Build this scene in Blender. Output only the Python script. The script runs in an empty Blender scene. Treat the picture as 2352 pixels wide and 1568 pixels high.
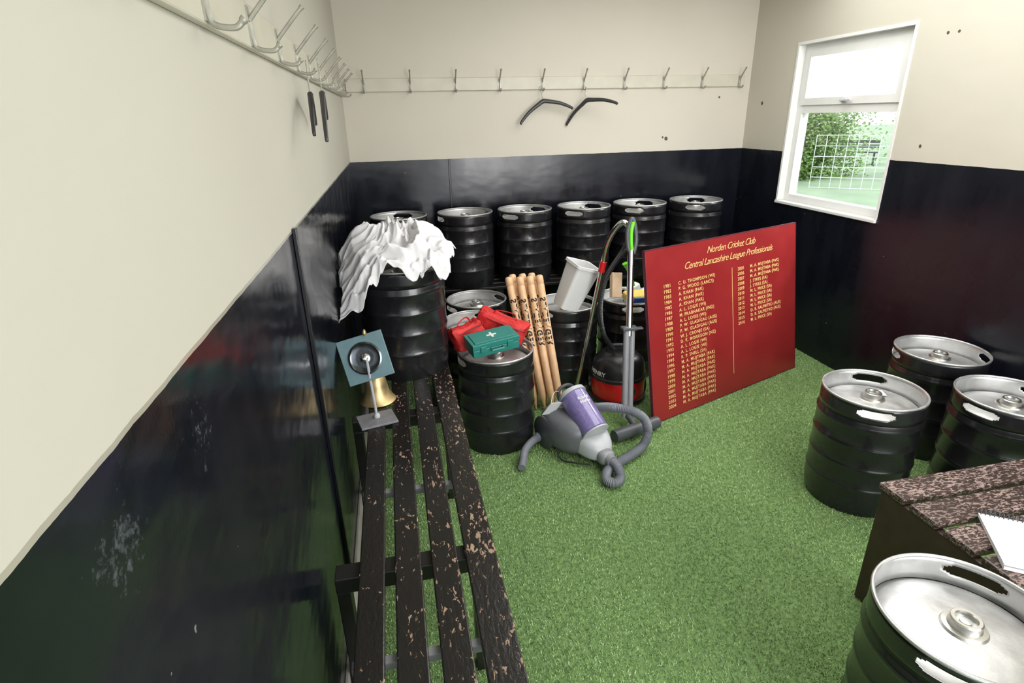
import bpy, bmesh, math, random
import numpy as np
from mathutils import Vector, Matrix, noise
random.seed(7); np.random.seed(7)
scene=bpy.context.scene
COL=scene.collection
scene.view_settings.view_transform='Standard'
scene.view_settings.look='None'

# ------------------------------------------------------------- materials
def newmat(name):
    m=bpy.data.materials.new(name); m.use_nodes=True
    nt=m.node_tree; b=nt.nodes["Principled BSDF"]
    return m,nt,b
def N(nt,t,**k):
    n=nt.nodes.new(t)
    for a,v in k.items(): setattr(n,a,v)
    return n
def pbr(name,col,rough=.5,metal=0.,var=.12,scale=12.,bump=0.,bscale=60.,coat=0.,rvar=0.):
    m,nt,b=newmat(name)
    tc=N(nt,"ShaderNodeTexCoord"); nz=N(nt,"ShaderNodeTexNoise"); nz.inputs["Scale"].default_value=scale; nz.inputs["Detail"].default_value=5
    nt.links.new(tc.outputs["Object"],nz.inputs["Vector"])
    r=N(nt,"ShaderNodeValToRGB")
    c=Vector(col[:3]); r.color_ramp.elements[0].position=.3; r.color_ramp.elements[1].position=.7
    r.color_ramp.elements[0].color=(*(c*(1-var)),1); r.color_ramp.elements[1].color=(*[min(1,v) for v in c*(1+var)],1)
    nt.links.new(nz.outputs["Fac"],r.inputs["Fac"]); nt.links.new(r.outputs["Color"],b.inputs["Base Color"])
    b.inputs["Roughness"].default_value=rough; b.inputs["Metallic"].default_value=metal
    b.inputs["Coat Weight"].default_value=coat
    if rvar>0:
        mr=N(nt,"ShaderNodeMapRange"); mr.inputs["To Min"].default_value=max(.02,rough-rvar); mr.inputs["To Max"].default_value=rough+rvar
        mr.inputs["From Min"].default_value=.3; mr.inputs["From Max"].default_value=.7
        nt.links.new(nz.outputs["Fac"],mr.inputs["Value"]); nt.links.new(mr.outputs["Result"],b.inputs["Roughness"])
    if bump>0:
        n2=N(nt,"ShaderNodeTexNoise"); n2.inputs["Scale"].default_value=bscale; n2.inputs["Detail"].default_value=4
        nt.links.new(tc.outputs["Object"],n2.inputs["Vector"])
        bp=N(nt,"ShaderNodeBump"); bp.inputs["Strength"].default_value=bump; bp.inputs["Distance"].default_value=.01
        nt.links.new(n2.outputs["Fac"],bp.inputs["Height"]); nt.links.new(bp.outputs["Normal"],b.inputs["Normal"])
    return m

def wall_material(name,zb,spots=(),edge=False,seed=0.,scuffs=(),rmin=.13,rmax=.26,tint=(.545,.515,.435),rip=.8):
    m,nt,b=newmat(name); L=nt.links.new
    geo=N(nt,"ShaderNodeNewGeometry"); sep=N(nt,"ShaderNodeSeparateXYZ"); L(geo.outputs["Position"],sep.inputs[0])
    nz=N(nt,"ShaderNodeTexNoise"); nz.inputs["Scale"].default_value=16; nz.inputs["Detail"].default_value=4; L(geo.outputs["Position"],nz.inputs["Vector"])
    w=N(nt,"ShaderNodeMath",operation='MULTIPLY_ADD'); L(nz.outputs["Fac"],w.inputs[0]); w.inputs[1].default_value=.005; L(sep.outputs["Z"],w.inputs[2])
    gt=N(nt,"ShaderNodeMath",operation='GREATER_THAN'); L(w.outputs[0],gt.inputs[0]); gt.inputs[1].default_value=zb+.0025
    n1=N(nt,"ShaderNodeTexNoise"); n1.inputs["Scale"].default_value=1.3; n1.inputs["Detail"].default_value=6; L(geo.outputs["Position"],n1.inputs["Vector"])
    cr=N(nt,"ShaderNodeValToRGB"); L(n1.outputs["Fac"],cr.inputs[0])
    cr.color_ramp.elements[0].position=.3; cr.color_ramp.elements[0].color=(*[v*.97 for v in tint],1)
    cr.color_ramp.elements[1].position=.7; cr.color_ramp.elements[1].color=(*[v*1.03 for v in tint],1)
    last=cr.outputs["Color"]
    for (p,rad) in spots:
        d=N(nt,"ShaderNodeVectorMath",operation='DISTANCE'); L(geo.outputs["Position"],d.inputs[0]); d.inputs[1].default_value=p
        nn=N(nt,"ShaderNodeMath",operation='MULTIPLY_ADD'); L(nz.outputs["Fac"],nn.inputs[0]); nn.inputs[1].default_value=.02; L(d.outputs["Value"],nn.inputs[2])
        lt=N(nt,"ShaderNodeMath",operation='LESS_THAN'); L(nn.outputs[0],lt.inputs[0]); lt.inputs[1].default_value=rad+.01
        mx=N(nt,"ShaderNodeMixRGB"); L(lt.outputs[0],mx.inputs[0]); L(last,mx.inputs[1]); mx.inputs[2].default_value=(.08,.06,.05,1); last=mx.outputs[0]
    mp=N(nt,"ShaderNodeMapping"); L(geo.outputs["Position"],mp.inputs["Vector"]); mp.inputs["Scale"].default_value=(3,3,1.2); mp.inputs["Location"].default_value=(seed,seed,0)
    n2=N(nt,"ShaderNodeTexNoise"); n2.inputs["Scale"].default_value=2.2; n2.inputs["Detail"].default_value=7; n2.inputs["Roughness"].default_value=.6; L(mp.outputs[0],n2.inputs["Vector"])
    br=N(nt,"ShaderNodeValToRGB"); L(n2.outputs["Fac"],br.inputs[0])
    br.color_ramp.elements[0].position=.35; br.color_ramp.elements[0].color=(.0034,.0046,.0085,1)
    br.color_ramp.elements[1].position=.75; br.color_ramp.elements[1].color=(.007,.0085,.014,1)
    n3=N(nt,"ShaderNodeTexNoise"); n3.inputs["Scale"].default_value=38; n3.inputs["Detail"].default_value=2; L(geo.outputs["Position"],n3.inputs["Vector"])
    ch=N(nt,"ShaderNodeMath",operation='GREATER_THAN'); L(n3.outputs["Fac"],ch.inputs[0]); ch.inputs[1].default_value=.79
    bx=N(nt,"ShaderNodeMixRGB"); L(ch.outputs[0],bx.inputs[0]); L(br.outputs[0],bx.inputs[1]); bx.inputs[2].default_value=(.2,.2,.2,1)
    blackc=bx.outputs[0]
    if edge:
        e=N(nt,"ShaderNodeMath",operation='GREATER_THAN'); L(w.outputs[0],e.inputs[0]); e.inputs[1].default_value=zb-.004
        ex=N(nt,"ShaderNodeMixRGB"); L(e.outputs[0],ex.inputs[0]); L(blackc,ex.inputs[1]); ex.inputs[2].default_value=(.36,.34,.28,1); blackc=ex.outputs[0]
    rr=N(nt,"ShaderNodeMapRange"); L(n2.outputs["Fac"],rr.inputs["Value"]); rr.inputs["From Min"].default_value=.35; rr.inputs["From Max"].default_value=.7; rr.inputs["To Min"].default_value=rmin; rr.inputs["To Max"].default_value=rmax
    rlast=rr.outputs[0]
    nf=N(nt,"ShaderNodeTexNoise"); nf.inputs["Scale"].default_value=70; nf.inputs["Detail"].default_value=8; nf.inputs["Roughness"].default_value=.7; L(geo.outputs["Position"],nf.inputs["Vector"])
    for (p,rad,st_) in scuffs:
        d=N(nt,"ShaderNodeVectorMath",operation='DISTANCE'); L(geo.outputs["Position"],d.inputs[0]); d.inputs[1].default_value=p
        fo=N(nt,"ShaderNodeMapRange"); L(d.outputs["Value"],fo.inputs["Value"]); fo.inputs["From Min"].default_value=0; fo.inputs["From Max"].default_value=rad; fo.inputs["To Min"].default_value=st_; fo.inputs["To Max"].default_value=-.15
        sm=N(nt,"ShaderNodeMath",operation='ADD'); L(nf.outputs["Fac"],sm.inputs[0]); L(fo.outputs[0],sm.inputs[1])
        g2=N(nt,"ShaderNodeMapRange"); L(sm.outputs[0],g2.inputs["Value"]); g2.inputs["From Min"].default_value=.58; g2.inputs["From Max"].default_value=.74
        mx=N(nt,"ShaderNodeMixRGB"); L(g2.outputs[0],mx.inputs[0]); L(blackc,mx.inputs[1]); mx.inputs[2].default_value=(.08,.09,.10,1); blackc=mx.outputs[0]
        mq=N(nt,"ShaderNodeMixRGB"); L(g2.outputs[0],mq.inputs[0]); L(rlast,mq.inputs[1]); mq.inputs[2].default_value=(.42,.42,.42,1); rlast=mq.outputs[0]
    mix=N(nt,"ShaderNodeMixRGB"); L(gt.outputs[0],mix.inputs[0]); L(blackc,mix.inputs[1]); L(last,mix.inputs[2]); L(mix.outputs[0],b.inputs["Base Color"])
    rm=N(nt,"ShaderNodeMixRGB"); L(gt.outputs[0],rm.inputs[0]); L(rlast,rm.inputs[1]); rm.inputs[2].default_value=(.6,.6,.6,1); L(rm.outputs[0],b.inputs["Roughness"])
    mp4=N(nt,"ShaderNodeMapping"); L(geo.outputs["Position"],mp4.inputs["Vector"]); mp4.inputs["Scale"].default_value=(1,1,1.9)
    n4=N(nt,"ShaderNodeTexNoise"); n4.inputs["Scale"].default_value=6.; n4.inputs["Detail"].default_value=1.5; L(mp4.outputs[0],n4.inputs["Vector"])
    n5=N(nt,"ShaderNodeTexNoise"); n5.inputs["Scale"].default_value=160; L(geo.outputs["Position"],n5.inputs["Vector"])
    ad=N(nt,"ShaderNodeMath",operation='MULTIPLY_ADD'); L(n5.outputs["Fac"],ad.inputs[0]); ad.inputs[1].default_value=.02; L(n4.outputs["Fac"],ad.inputs[2])
    bs_=N(nt,"ShaderNodeMapRange"); L(gt.outputs[0],bs_.inputs["Value"]); bs_.inputs["To Min"].default_value=rip; bs_.inputs["To Max"].default_value=.25
    bp=N(nt,"ShaderNodeBump"); bp.inputs["Distance"].default_value=.007; L(bs_.outputs[0],bp.inputs["Strength"]); L(ad.outputs[0],bp.inputs["Height"]); L(bp.outputs[0],b.inputs["Normal"])
    return m

def chipped(name,paint,wood,axis,thr=.62,rough=.3,scale=28,wear=.0,stretch=.38,bigamt=.16,scale2=0,thr2=.7):
    m,nt,b=newmat(name); L=nt.links.new
    geo=N(nt,"ShaderNodeNewGeometry"); mp=N(nt,"ShaderNodeMapping"); L(geo.outputs["Position"],mp.inputs["Vector"])
    s=[1,1,1]; s[axis]=stretch; mp.inputs["Scale"].default_value=s
    n=N(nt,"ShaderNodeTexNoise"); n.inputs["Scale"].default_value=scale; n.inputs["Detail"].default_value=4; n.inputs["Roughness"].default_value=.6; n.inputs["Distortion"].default_value=.6; L(mp.outputs[0],n.inputs["Vector"])
    big=N(nt,"ShaderNodeTexNoise"); big.inputs["Scale"].default_value=6.; L(geo.outputs["Position"],big.inputs["Vector"])
    sx=N(nt,"ShaderNodeSeparateXYZ"); L(geo.outputs["Position"],sx.inputs[0])
    a=N(nt,"ShaderNodeMath",operation='MULTIPLY_ADD'); L(big.outputs["Fac"],a.inputs[0]); a.inputs[1].default_value=bigamt; L(n.outputs["Fac"],a.inputs[2])
    a2=N(nt,"ShaderNodeMath",operation='MULTIPLY_ADD'); L(sx.outputs["X"],a2.inputs[0]); a2.inputs[1].default_value=wear; L(a.outputs[0],a2.inputs[2])
    t0=thr+bigamt*.5
    r=N(nt,"ShaderNodeValToRGB"); L(a2.outputs[0],r.inputs[0]); r.color_ramp.elements[0].position=t0; r.color_ramp.elements[0].color=(0,0,0,1); r.color_ramp.elements[1].position=t0+.02; r.color_ramp.elements[1].color=(1,1,1,1)
    mask=r.outputs[0]
    if scale2:
        mp2=N(nt,"ShaderNodeMapping"); L(geo.outputs["Position"],mp2.inputs["Vector"]); s2=[1,1,1]; s2[axis]=.3; mp2.inputs["Scale"].default_value=s2; mp2.inputs["Location"].default_value=(3.3,1.7,0)
        nn=N(nt,"ShaderNodeTexNoise"); nn.inputs["Scale"].default_value=scale2; nn.inputs["Detail"].default_value=5; L(mp2.outputs[0],nn.inputs["Vector"])
        ax_=N(nt,"ShaderNodeMath",operation='MULTIPLY_ADD'); L(sx.outputs["X"],ax_.inputs[0]); ax_.inputs[1].default_value=wear; L(nn.outputs["Fac"],ax_.inputs[2])
        g=N(nt,"ShaderNodeMath",operation='GREATER_THAN'); L(ax_.outputs[0],g.inputs[0]); g.inputs[1].default_value=thr2
        mxx=N(nt,"ShaderNodeMath",operation='MAXIMUM'); L(mask,mxx.inputs[0]); L(g.outputs[0],mxx.inputs[1]); mask=mxx.outputs[0]
    mx=N(nt,"ShaderNodeMixRGB"); L(mask,mx.inputs[0]); mx.inputs[1].default_value=(*paint,1)
    wr=N(nt,"ShaderNodeValToRGB"); L(big.outputs["Fac"],wr.inputs[0]); wr.color_ramp.elements[0].position=.4; wr.color_ramp.elements[1].position=.65
    wr.color_ramp.elements[0].color=(*[v*.6 for v in wood],1); wr.color_ramp.elements[1].color=(*wood,1); L(wr.outputs[0],mx.inputs[2])
    L(mx.outputs[0],b.inputs["Base Color"])
    ro=N(nt,"ShaderNodeMapRange"); L(mask,ro.inputs["Value"]); ro.inputs["To Min"].default_value=rough; ro.inputs["To Max"].default_value=.7; L(ro.outputs[0],b.inputs["Roughness"])
    bp=N(nt,"ShaderNodeBump"); bp.inputs["Strength"].default_value=.4; bp.inputs["Distance"].default_value=.003; bp.invert=True; L(a2.outputs[0],bp.inputs["Height"]); L(bp.outputs[0],b.inputs["Normal"])
    return m

M={}
M['keg']=pbr("keg_black_paint",(.012,.012,.014),.26,0,.3,8,.08,14,coat=.3,rvar=.06)
M['steel']=pbr("brushed_steel",(.58,.58,.58),.46,.85,.16,14,.06,90,rvar=.08)
M['valve']=pbr("valve_steel",(.62,.61,.58),.30,1,.1,30)
M['chrome']=pbr("chrome",(.78,.78,.79),.16,1,.05,20)
M['rail']=pbr("cream_gloss",(.55,.52,.43),.4,0,.06,10)
M['hook']=pbr("aged_hook_metal",(.38,.37,.32),.4,.4,.15,40)
M['plasticblack']=pbr("black_plastic",(.015,.015,.016),.3,0,.2,20)
M['hanger']=pbr("hanger_plastic",(.035,.035,.037),.4,0,.2,20)
M['upvc']=pbr("white_upvc",(.76,.76,.74),.3,0,.03,5)
M['maroon']=pbr("maroon_paint",(.27,.019,.020),.34,0,.10,5,.04,50,rvar=.06)
M['maroonedge']=pbr("board_edge",(.09,.012,.03),.4)
M['gold']=pbr("gold_paint",(.80,.56,.22),.45,0,.08,40)
M['wood']=pbr("stump_ash_wood",(.70,.44,.25),.42,0,.12,25)
M['ink']=pbr("black_print",(.012,.01,.01),.5)
M['cloth']=pbr("white_cotton",(.72,.71,.73),.9,0,.03,6,.15,300)
M['red']=pbr("red_nylon",(.58,.022,.022),.6,0,.15,40,.3,150)
M['zip']=pbr("zip_dark_red",(.22,.01,.01),.5)
M['white']=pbr("white_plastic",(.72,.72,.72),.35,0,.03,8)
M['paper']=pbr("paper",(.74,.74,.75),.7,0,.02,8)
M['teal']=pbr("teal_green_plastic",(.02,.20,.175),.38,0,.06,15)
M['redp']=pbr("red_plastic",(.52,.012,.014),.25,0,.06,12,coat=.3)
M['grey']=pbr("grey_plastic",(.24,.24,.26),.4,0,.08,20)
M['dgrey']=pbr("dark_grey_plastic",(.07,.075,.085),.38,0,.1,20)
M['mgrey']=pbr("mid_grey_plastic",(.12,.125,.14),.36,0,.1,20)
M['lgrey']=pbr("light_grey_plastic",(.46,.47,.50),.35,0,.05,20)
M['hose']=pbr("grey_hose",(.17,.18,.21),.45,0,.1,30)
M['lime']=pbr("lime_green_plastic",(.14,.58,.03),.35,0,.06,20)
M['yellow']=pbr("yellow_sponge",(.70,.50,.12),.9,0,.15,60,.4,150)
M['blue']=pbr("blue_plastic",(.04,.12,.42),.5,0,.1,30)
M['beige']=pbr("beige_board",(.60,.44,.30),.6,0,.08,20)
M['bluegrey']=pbr("blue_grey_enamel",(.14,.235,.265),.4,0,.1,20)
M['slate']=pbr("slate_grey",(.19,.19,.21),.5,0,.15,30)
M['brass']=pbr("old_brass",(.58,.44,.22),.42,.85,.2,18,rvar=.08)
M['disc']=pbr("dark_chrome",(.10,.11,.12),.18,.9,.3,20)
M['skirt']=pbr("old_skirting",(.50,.48,.42),.6,0,.15,14)
M['batten']=pbr("black_batten",(.004,.004,.006),.25)
m,nt,b=newmat("purple_translucent"); 
b.inputs["Roughness"].default_value=.15; b.inputs["Transmission Weight"].default_value=.15; b.inputs["Coat Weight"].default_value=.5
nz=N(nt,"ShaderNodeTexNoise"); nz.inputs["Scale"].default_value=14; rr=N(nt,"ShaderNodeValToRGB"); rr.color_ramp.elements[0].color=(.14,.11,.31,1); rr.color_ramp.elements[1].color=(.29,.24,.49,1)
nt.links.new(nz.outputs["Fac"],rr.inputs[0]); nt.links.new(rr.outputs[0],b.inputs["Base Color"]); M['purple']=m
m=bpy.data.materials.new("window_glass"); m.use_nodes=True; nt=m.node_tree; nt.nodes.clear()
o=N(nt,"ShaderNodeOutputMaterial"); mx=N(nt,"ShaderNodeMixShader"); tr=N(nt,"ShaderNodeBsdfTransparent"); gl=N(nt,"ShaderNodeBsdfGlossy"); gl.inputs["Roughness"].default_value=.02
fr=N(nt,"ShaderNodeFresnel"); fr.inputs[0].default_value=1.2
nt.links.new(fr.outputs[0],mx.inputs[0]); nt.links.new(tr.outputs[0],mx.inputs[1]); nt.links.new(gl.outputs[0],mx.inputs[2]); nt.links.new(mx.outputs[0],o.inputs[0]); M['glass']=m
m,nt,b=newmat("artificial_grass_blades"); L=nt.links.new
geo=N(nt,"ShaderNodeNewGeometry"); cr=N(nt,"ShaderNodeValToRGB"); L(geo.outputs["Random Per Island"],cr.inputs[0])
cr.color_ramp.elements[0].color=(.18,.31,.095,1); cr.color_ramp.elements[1].color=(.56,.70,.38,1)
e=cr.color_ramp.elements.new(.5); e.color=(.31,.475,.18,1)
nz=N(nt,"ShaderNodeTexNoise"); nz.inputs["Scale"].default_value=2.2; nz.inputs["Detail"].default_value=5; L(geo.outputs["Position"],nz.inputs["Vector"])
mr=N(nt,"ShaderNodeMapRange"); L(nz.outputs["Fac"],mr.inputs["Value"]); mr.inputs["From Min"].default_value=.3; mr.inputs["From Max"].default_value=.7; mr.inputs["To Min"].default_value=.82; mr.inputs["To Max"].default_value=1.15
vm=N(nt,"ShaderNodeVectorMath",operation='SCALE'); L(cr.outputs[0],vm.inputs[0]); L(mr.outputs[0],vm.inputs["Scale"]); L(vm.outputs[0],b.inputs["Base Color"])
b.inputs["Roughness"].default_value=.42; M['grass']=m
M['turfbase']=pbr("turf_backing",(.14,.24,.08),.9,0,.4,60,.5,200)
M['ceil']=pbr("ceiling_paint",(.62,.60,.53),.7,0,.03,4)
M['concrete']=pbr("pale_outdoor_grass",(.36,.46,.28),.9,0,.12,1)
M['leaf']=pbr("hedge_leaf",(.20,.33,.08),.6,0,.5,3)
M['render']=pbr("white_render",(.85,.85,.85),.8,0,.03,2)
M['benchL']=chipped("chipped_black_paint",(.013,.011,.010),(.42,.28,.19),1,thr=.632,rough=.25,wear=.22,scale=90,stretch=.4,bigamt=.26,scale2=22,thr2=.725)
M['benchR']=chipped("worn_brown_paint",(.040,.024,.020),(.33,.235,.21),0,thr=.525,rough=.32,scale=150,stretch=.4)
M['benchDark']=pbr("dark_brown_wood",(.055,.030,.024),.45,0,.3,12)
M['benchBlack']=pbr("bench_frame_black",(.012,.011,.011),.35,0,.3,12)

# ------------------------------------------------------------- geometry helpers
def finish(name,bm,mats,parent=None,mat4=None,smooth=True,auto=35,bevel=0,kind=None,label=None,cat=None,subd=0):
    me=bpy.data.meshes.new(name); 
    bmesh.ops.recalc_face_normals(bm,faces=bm.faces[:]) 
    bm.to_mesh(me); bm.free()
    if not isinstance(mats,(list,tuple)): mats=[mats]
    for mm in mats: me.materials.append(mm)
    ob=bpy.data.objects.new(name,me); COL.objects.link(ob)
    if smooth:
        me.polygons.foreach_set("use_smooth",[True]*len(me.polygons))
        if auto: me.set_sharp_from_angle(angle=math.radians(auto))
    if bevel:
        bv=ob.modifiers.new("bevel","BEVEL"); bv.width=bevel; bv.segments=2; bv.limit_method='ANGLE'
    if subd:
        sd=ob.modifiers.new("subd","SUBSURF"); sd.levels=subd; sd.render_levels=subd
    if parent: ob.parent=parent
    if mat4 is not None: ob.matrix_local=mat4
    if kind: ob["kind"]=kind
    if label: ob["label"]=label
    if cat: ob["category"]=cat
    return ob
def empty(name,loc,label,cat,rot=None,group=None):
    e=bpy.data.objects.new(name,None); e.empty_display_size=.05; COL.objects.link(e)
    e.location=loc
    if rot is not None: e.rotation_euler=rot
    e["label"]=label; e["category"]=cat
    if group: e["group"]=group
    return e
def box(bm,c,s,rot=None,mi=0):
    r=bmesh.ops.create_cube(bm,size=1)
    mt=Matrix.Translation(c)@((rot.to_4x4()) if rot is not None else Matrix())@Matrix.Diagonal((s[0],s[1],s[2],1))
    bmesh.ops.transform(bm,matrix=mt,verts=r['verts'])
    for f in {f for v in r['verts'] for f in v.link_faces}: f.material_index=mi
    return r['verts']
def box2(bm,a,b_,mi=0):
    return box(bm,[(a[i]+b_[i])/2 for i in range(3)],[abs(b_[i]-a[i]) for i in range(3)],None,mi)
def lathe(bm,prof,seg=48,mi=0,mt=None,close=False):
    rings=[];nv=[]
    for (r,z) in prof:
        if r<1e-6: v=bm.verts.new((0,0,z)); rings.append([v]); nv.append(v)
        else:
            ring=[bm.verts.new((r*math.cos(2*math.pi*i/seg),r*math.sin(2*math.pi*i/seg),z)) for i in range(seg)]
            rings.append(ring); nv+=ring
    for a,b_ in zip(rings[:-1],rings[1:]):
        for i in range(seg):
            j=(i+1)%seg
            if len(a)==1 and len(b_)==1: continue
            if len(a)==1: f=bm.faces.new((a[0],b_[i],b_[j]))
            elif len(b_)==1: f=bm.faces.new((a[i],a[j],b_[0]))
            else: f=bm.faces.new((a[i],a[j],b_[j],b_[i]))
            f.material_index=mi
    if mt is not None: bmesh.ops.transform(bm,matrix=mt,verts=nv)
    return nv
def catmull(pts,n=10):
    P=[Vector(p) for p in pts]; P=[P[0]*2-P[1]]+P+[P[-1]*2-P[-2]]; out=[]
    for i in range(1,len(P)-2):
        for k in range(n):
            t=k/n; a,b_,c,d=P[i-1],P[i],P[i+1],P[i+2]
            out.append(.5*((2*b_)+(c-a)*t+(2*a-5*b_+4*c-d)*t*t+(3*b_-a-3*c+d)*t**3))
    out.append(P[-2]); return out
def tube(bm,pts,rad,seg=10,mi=0,smooth=True,n=8,flat=1.0,corr=0.):
    path=catmull(pts,n) if smooth else [Vector(p) for p in pts]
    if corr:
        ds=[0]
        for a,b_ in zip(path[:-1],path[1:]): ds.append(ds[-1]+(b_-a).length)
        tot=ds[-1]; cnt=int(tot/.0035); res=[];j=0
        for k in range(cnt+1):
            s=tot*k/cnt
            while j<len(ds)-2 and ds[j+1]<s: j+=1
            res.append(path[j].lerp(path[j+1],(s-ds[j])/max(1e-9,ds[j+1]-ds[j])))
        path=res
    up=None; prev=None
    m_=len(path)
    for i,p in enumerate(path):
        t=(path[min(i+1,m_-1)]-path[max(i-1,0)]).normalized()
        if up is None:
            up=t.orthogonal().normalized() if abs(t.z)>.95 else t.cross(Vector((0,0,1))).cross(t).normalized()
        else: up=(up-t*up.dot(t)).normalized()
        sd=t.cross(up)
        r=rad(i/(m_-1)) if callable(rad) else rad
        if corr: r=r*(1+corr*(1 if (i//1)%2 else -1))
        ring=[bm.verts.new(p+up*(r*math.cos(2*math.pi*k/seg))*flat+sd*(r*math.sin(2*math.pi*k/seg))) for k in range(seg)]
        if prev:
            for k in range(seg):
                f=bm.faces.new((prev[k],prev[(k+1)%seg],ring[(k+1)%seg],ring[k])); f.material_index=mi
        else:
            f=bm.faces.new(ring[::-1]); f.material_index=mi
        prev=ring
    f=bm.faces.new(prev); f.material_index=mi
def superell(bm,a,b_,c,e1=.5,e2=.5,nu=32,nv=18,mt=None,mi=0,fn=None):
    def sg(x,e): return math.copysign(abs(x)**e,x)
    rings=[];allv=[]
    for i in range(nv+1):
        ph=-math.pi/2+math.pi*i/nv
        if i in(0,nv):
            v=bm.verts.new((0,0,c*(-1 if i==0 else 1))); rings.append([v]); allv.append(v); continue
        ring=[]
        for k in range(nu):
            th=2*math.pi*k/nu
            v=bm.verts.new((a*sg(math.cos(ph),e1)*sg(math.cos(th),e2),b_*sg(math.cos(ph),e1)*sg(math.sin(th),e2),c*sg(math.sin(ph),e1)))
            ring.append(v);allv.append(v)
        rings.append(ring)
    for A,B in zip(rings[:-1],rings[1:]):
        for k in range(nu):
            j=(k+1)%nu
            if len(A)==1: f=bm.faces.new((A[0],B[j],B[k]))
            elif len(B)==1: f=bm.faces.new((A[k],A[j],B[0]))
            else: f=bm.faces.new((A[k],A[j],B[j],B[k]))
            f.material_index=mi
    if fn:
        for v in allv: v.co=fn(v.co.copy())
    if mt is not None: bmesh.ops.transform(bm,matrix=mt,verts=allv)
    return allv
def text_into(bm,s,size,mt,align='LEFT',shear=0,mi=0,ext=.0004,offset=0.,fn=None,space=1.0):
    cu=bpy.data.curves.new("tmp_text","FONT"); cu.body=s; cu.size=size; cu.align_x=align; cu.align_y='CENTER'; cu.shear=shear; cu.extrude=ext; cu.offset=offset; cu.space_character=space
    cu.resolution_u=3
    ob=bpy.data.objects.new("tmp_text",cu); COL.objects.link(ob); bpy.context.view_layer.update()
    dg=bpy.context.evaluated_depsgraph_get(); me=bpy.data.meshes.new_from_object(ob.evaluated_get(dg))
    n0=len(bm.verts); bm.from_mesh(me); bm.verts.ensure_lookup_table()
    vs=bm.verts[n0:]
    if fn:
        for v in vs: v.co=fn(v.co.copy())
    bmesh.ops.transform(bm,matrix=mt,verts=vs)
    for f in {f for v in vs for f in v.link_faces}: f.material_index=mi
    bpy.data.objects.remove(ob); bpy.data.curves.remove(cu); bpy.data.meshes.remove(me)
def frame(o,x,y,z):
    m_=Matrix.Identity(4)
    for i,v in enumerate((x,y,z,o)):
        for k in range(3): m_[k][i]=v[k]
    return m_
def copytree(root,loc,rz=0,label=None):
    r=root.copy(); COL.objects.link(r); r.location=loc; r.rotation_euler=(0,0,rz)
    if label: r["label"]=label
    for ch in root.children:
        c=ch.copy(); COL.objects.link(c); c.parent=r
        c.matrix_parent_inverse=ch.matrix_parent_inverse.copy()
    return r

XL,XR,YB,YF,ZC=-.28,2.80,4.35,-1.3,2.50
ZB=1.36
# ------------------------------------------------------------- camera
f_px,pi_,ro,ya=1296.391,.3795,.0239,.1956
cp,sp=math.cos(pi_),math.sin(pi_)
fw=Vector((math.sin(ya)*cp,math.cos(ya)*cp,-sp)); rt=Vector((math.cos(ya),-math.sin(ya),0)); dn=fw.cross(rt)
if dn.z>0: dn=-dn
c_,s_=math.cos(ro),math.sin(ro)
R=c_*rt+s_*dn; D=c_*dn-s_*rt
cam=bpy.data.cameras.new("camera"); co=bpy.data.objects.new("camera",cam); COL.objects.link(co)
co.matrix_world=frame((0,0,1.64),R,-D,-fw)
cam.sensor_width=36; cam.lens=36*f_px/2352; cam.clip_start=.02
scene.camera=co

# ------------------------------------------------------------- room
def struct(name,bm,mats,**k): return finish(name,bm,mats,smooth=False,kind="structure",**k)
bm=bmesh.new(); box2(bm,(XL-.15,YF,-.05),(XL,YB+.15,ZC)); struct("wall_left",bm,wall_material("wall_left_paint",ZB+.005,edge=True,rmin=.12,rmax=.23,rip=.5,tint=(.535,.512,.445),scuffs=[((XL,.485,1.28),.09,.16),((XL,.72,1.26),.11,.07),((XL,1.45,1.28),.14,.04)]))
bm=bmesh.new(); box2(bm,(XL,YB,-.05),(XR,YB+.15,ZC)); struct("wall_back",bm,wall_material("wall_back_paint",ZB,spots=[((2.13,YB,1.45),.016),((2.10,YB,1.46),.008),((2.55,YB,1.74),.008)],seed=5,rmin=.14,rmax=.24,rip=.15,tint=(.585,.545,.465)))
WY0,WY1,WZ0,WZ1=2.89,3.82,1.01,2.05
bm=bmesh.new(); x0,x1=XR,XR+.12
box2(bm,(x0,YF,-.05),(x1,WY0,ZC)); box2(bm,(x0,WY1,-.05),(x1,YB+.15,ZC)); box2(bm,(x0,WY0,-.05),(x1,WY1,WZ0)); box2(bm,(x0,WY0,WZ1),(x1,WY1,ZC))
struct("wall_right",bm,wall_material("wall_right_paint",ZB,spots=[((XR,4.16,1.69),.014),((XR,2.69,1.98),.009),((XR,2.63,1.98),.009),((XR,2.70,1.44),.008)],seed=11,rmin=.24,rmax=.36,rip=.3))
bm=bmesh.new(); box2(bm,(XL-.15,YF,-.06),(XR,YB,0)); struct("floor",bm,M['turfbase'])
bm=bmesh.new(); box2(bm,(XL-.15,YF,ZC),(XR+.16,YB+.15,ZC+.1)); struct("ceiling",bm,M['ceil'])
bm=bmesh.new(); box2(bm,(XL,YF,0),(XL+.012,YB,.09)); struct("baseboard_left",bm,M['skirt'],bevel=.003)
bm=bmesh.new(); box2(bm,(XL,1.62,.10),(XL+.012,1.645,ZB+.01)); struct("trim_1",bm,M['batten'],bevel=.002)
bm=bmesh.new(); box2(bm,(.415,YB-.006,.10),(.43,YB,ZB)); struct("trim_2",bm,M['batten'],bevel=.002)

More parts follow.
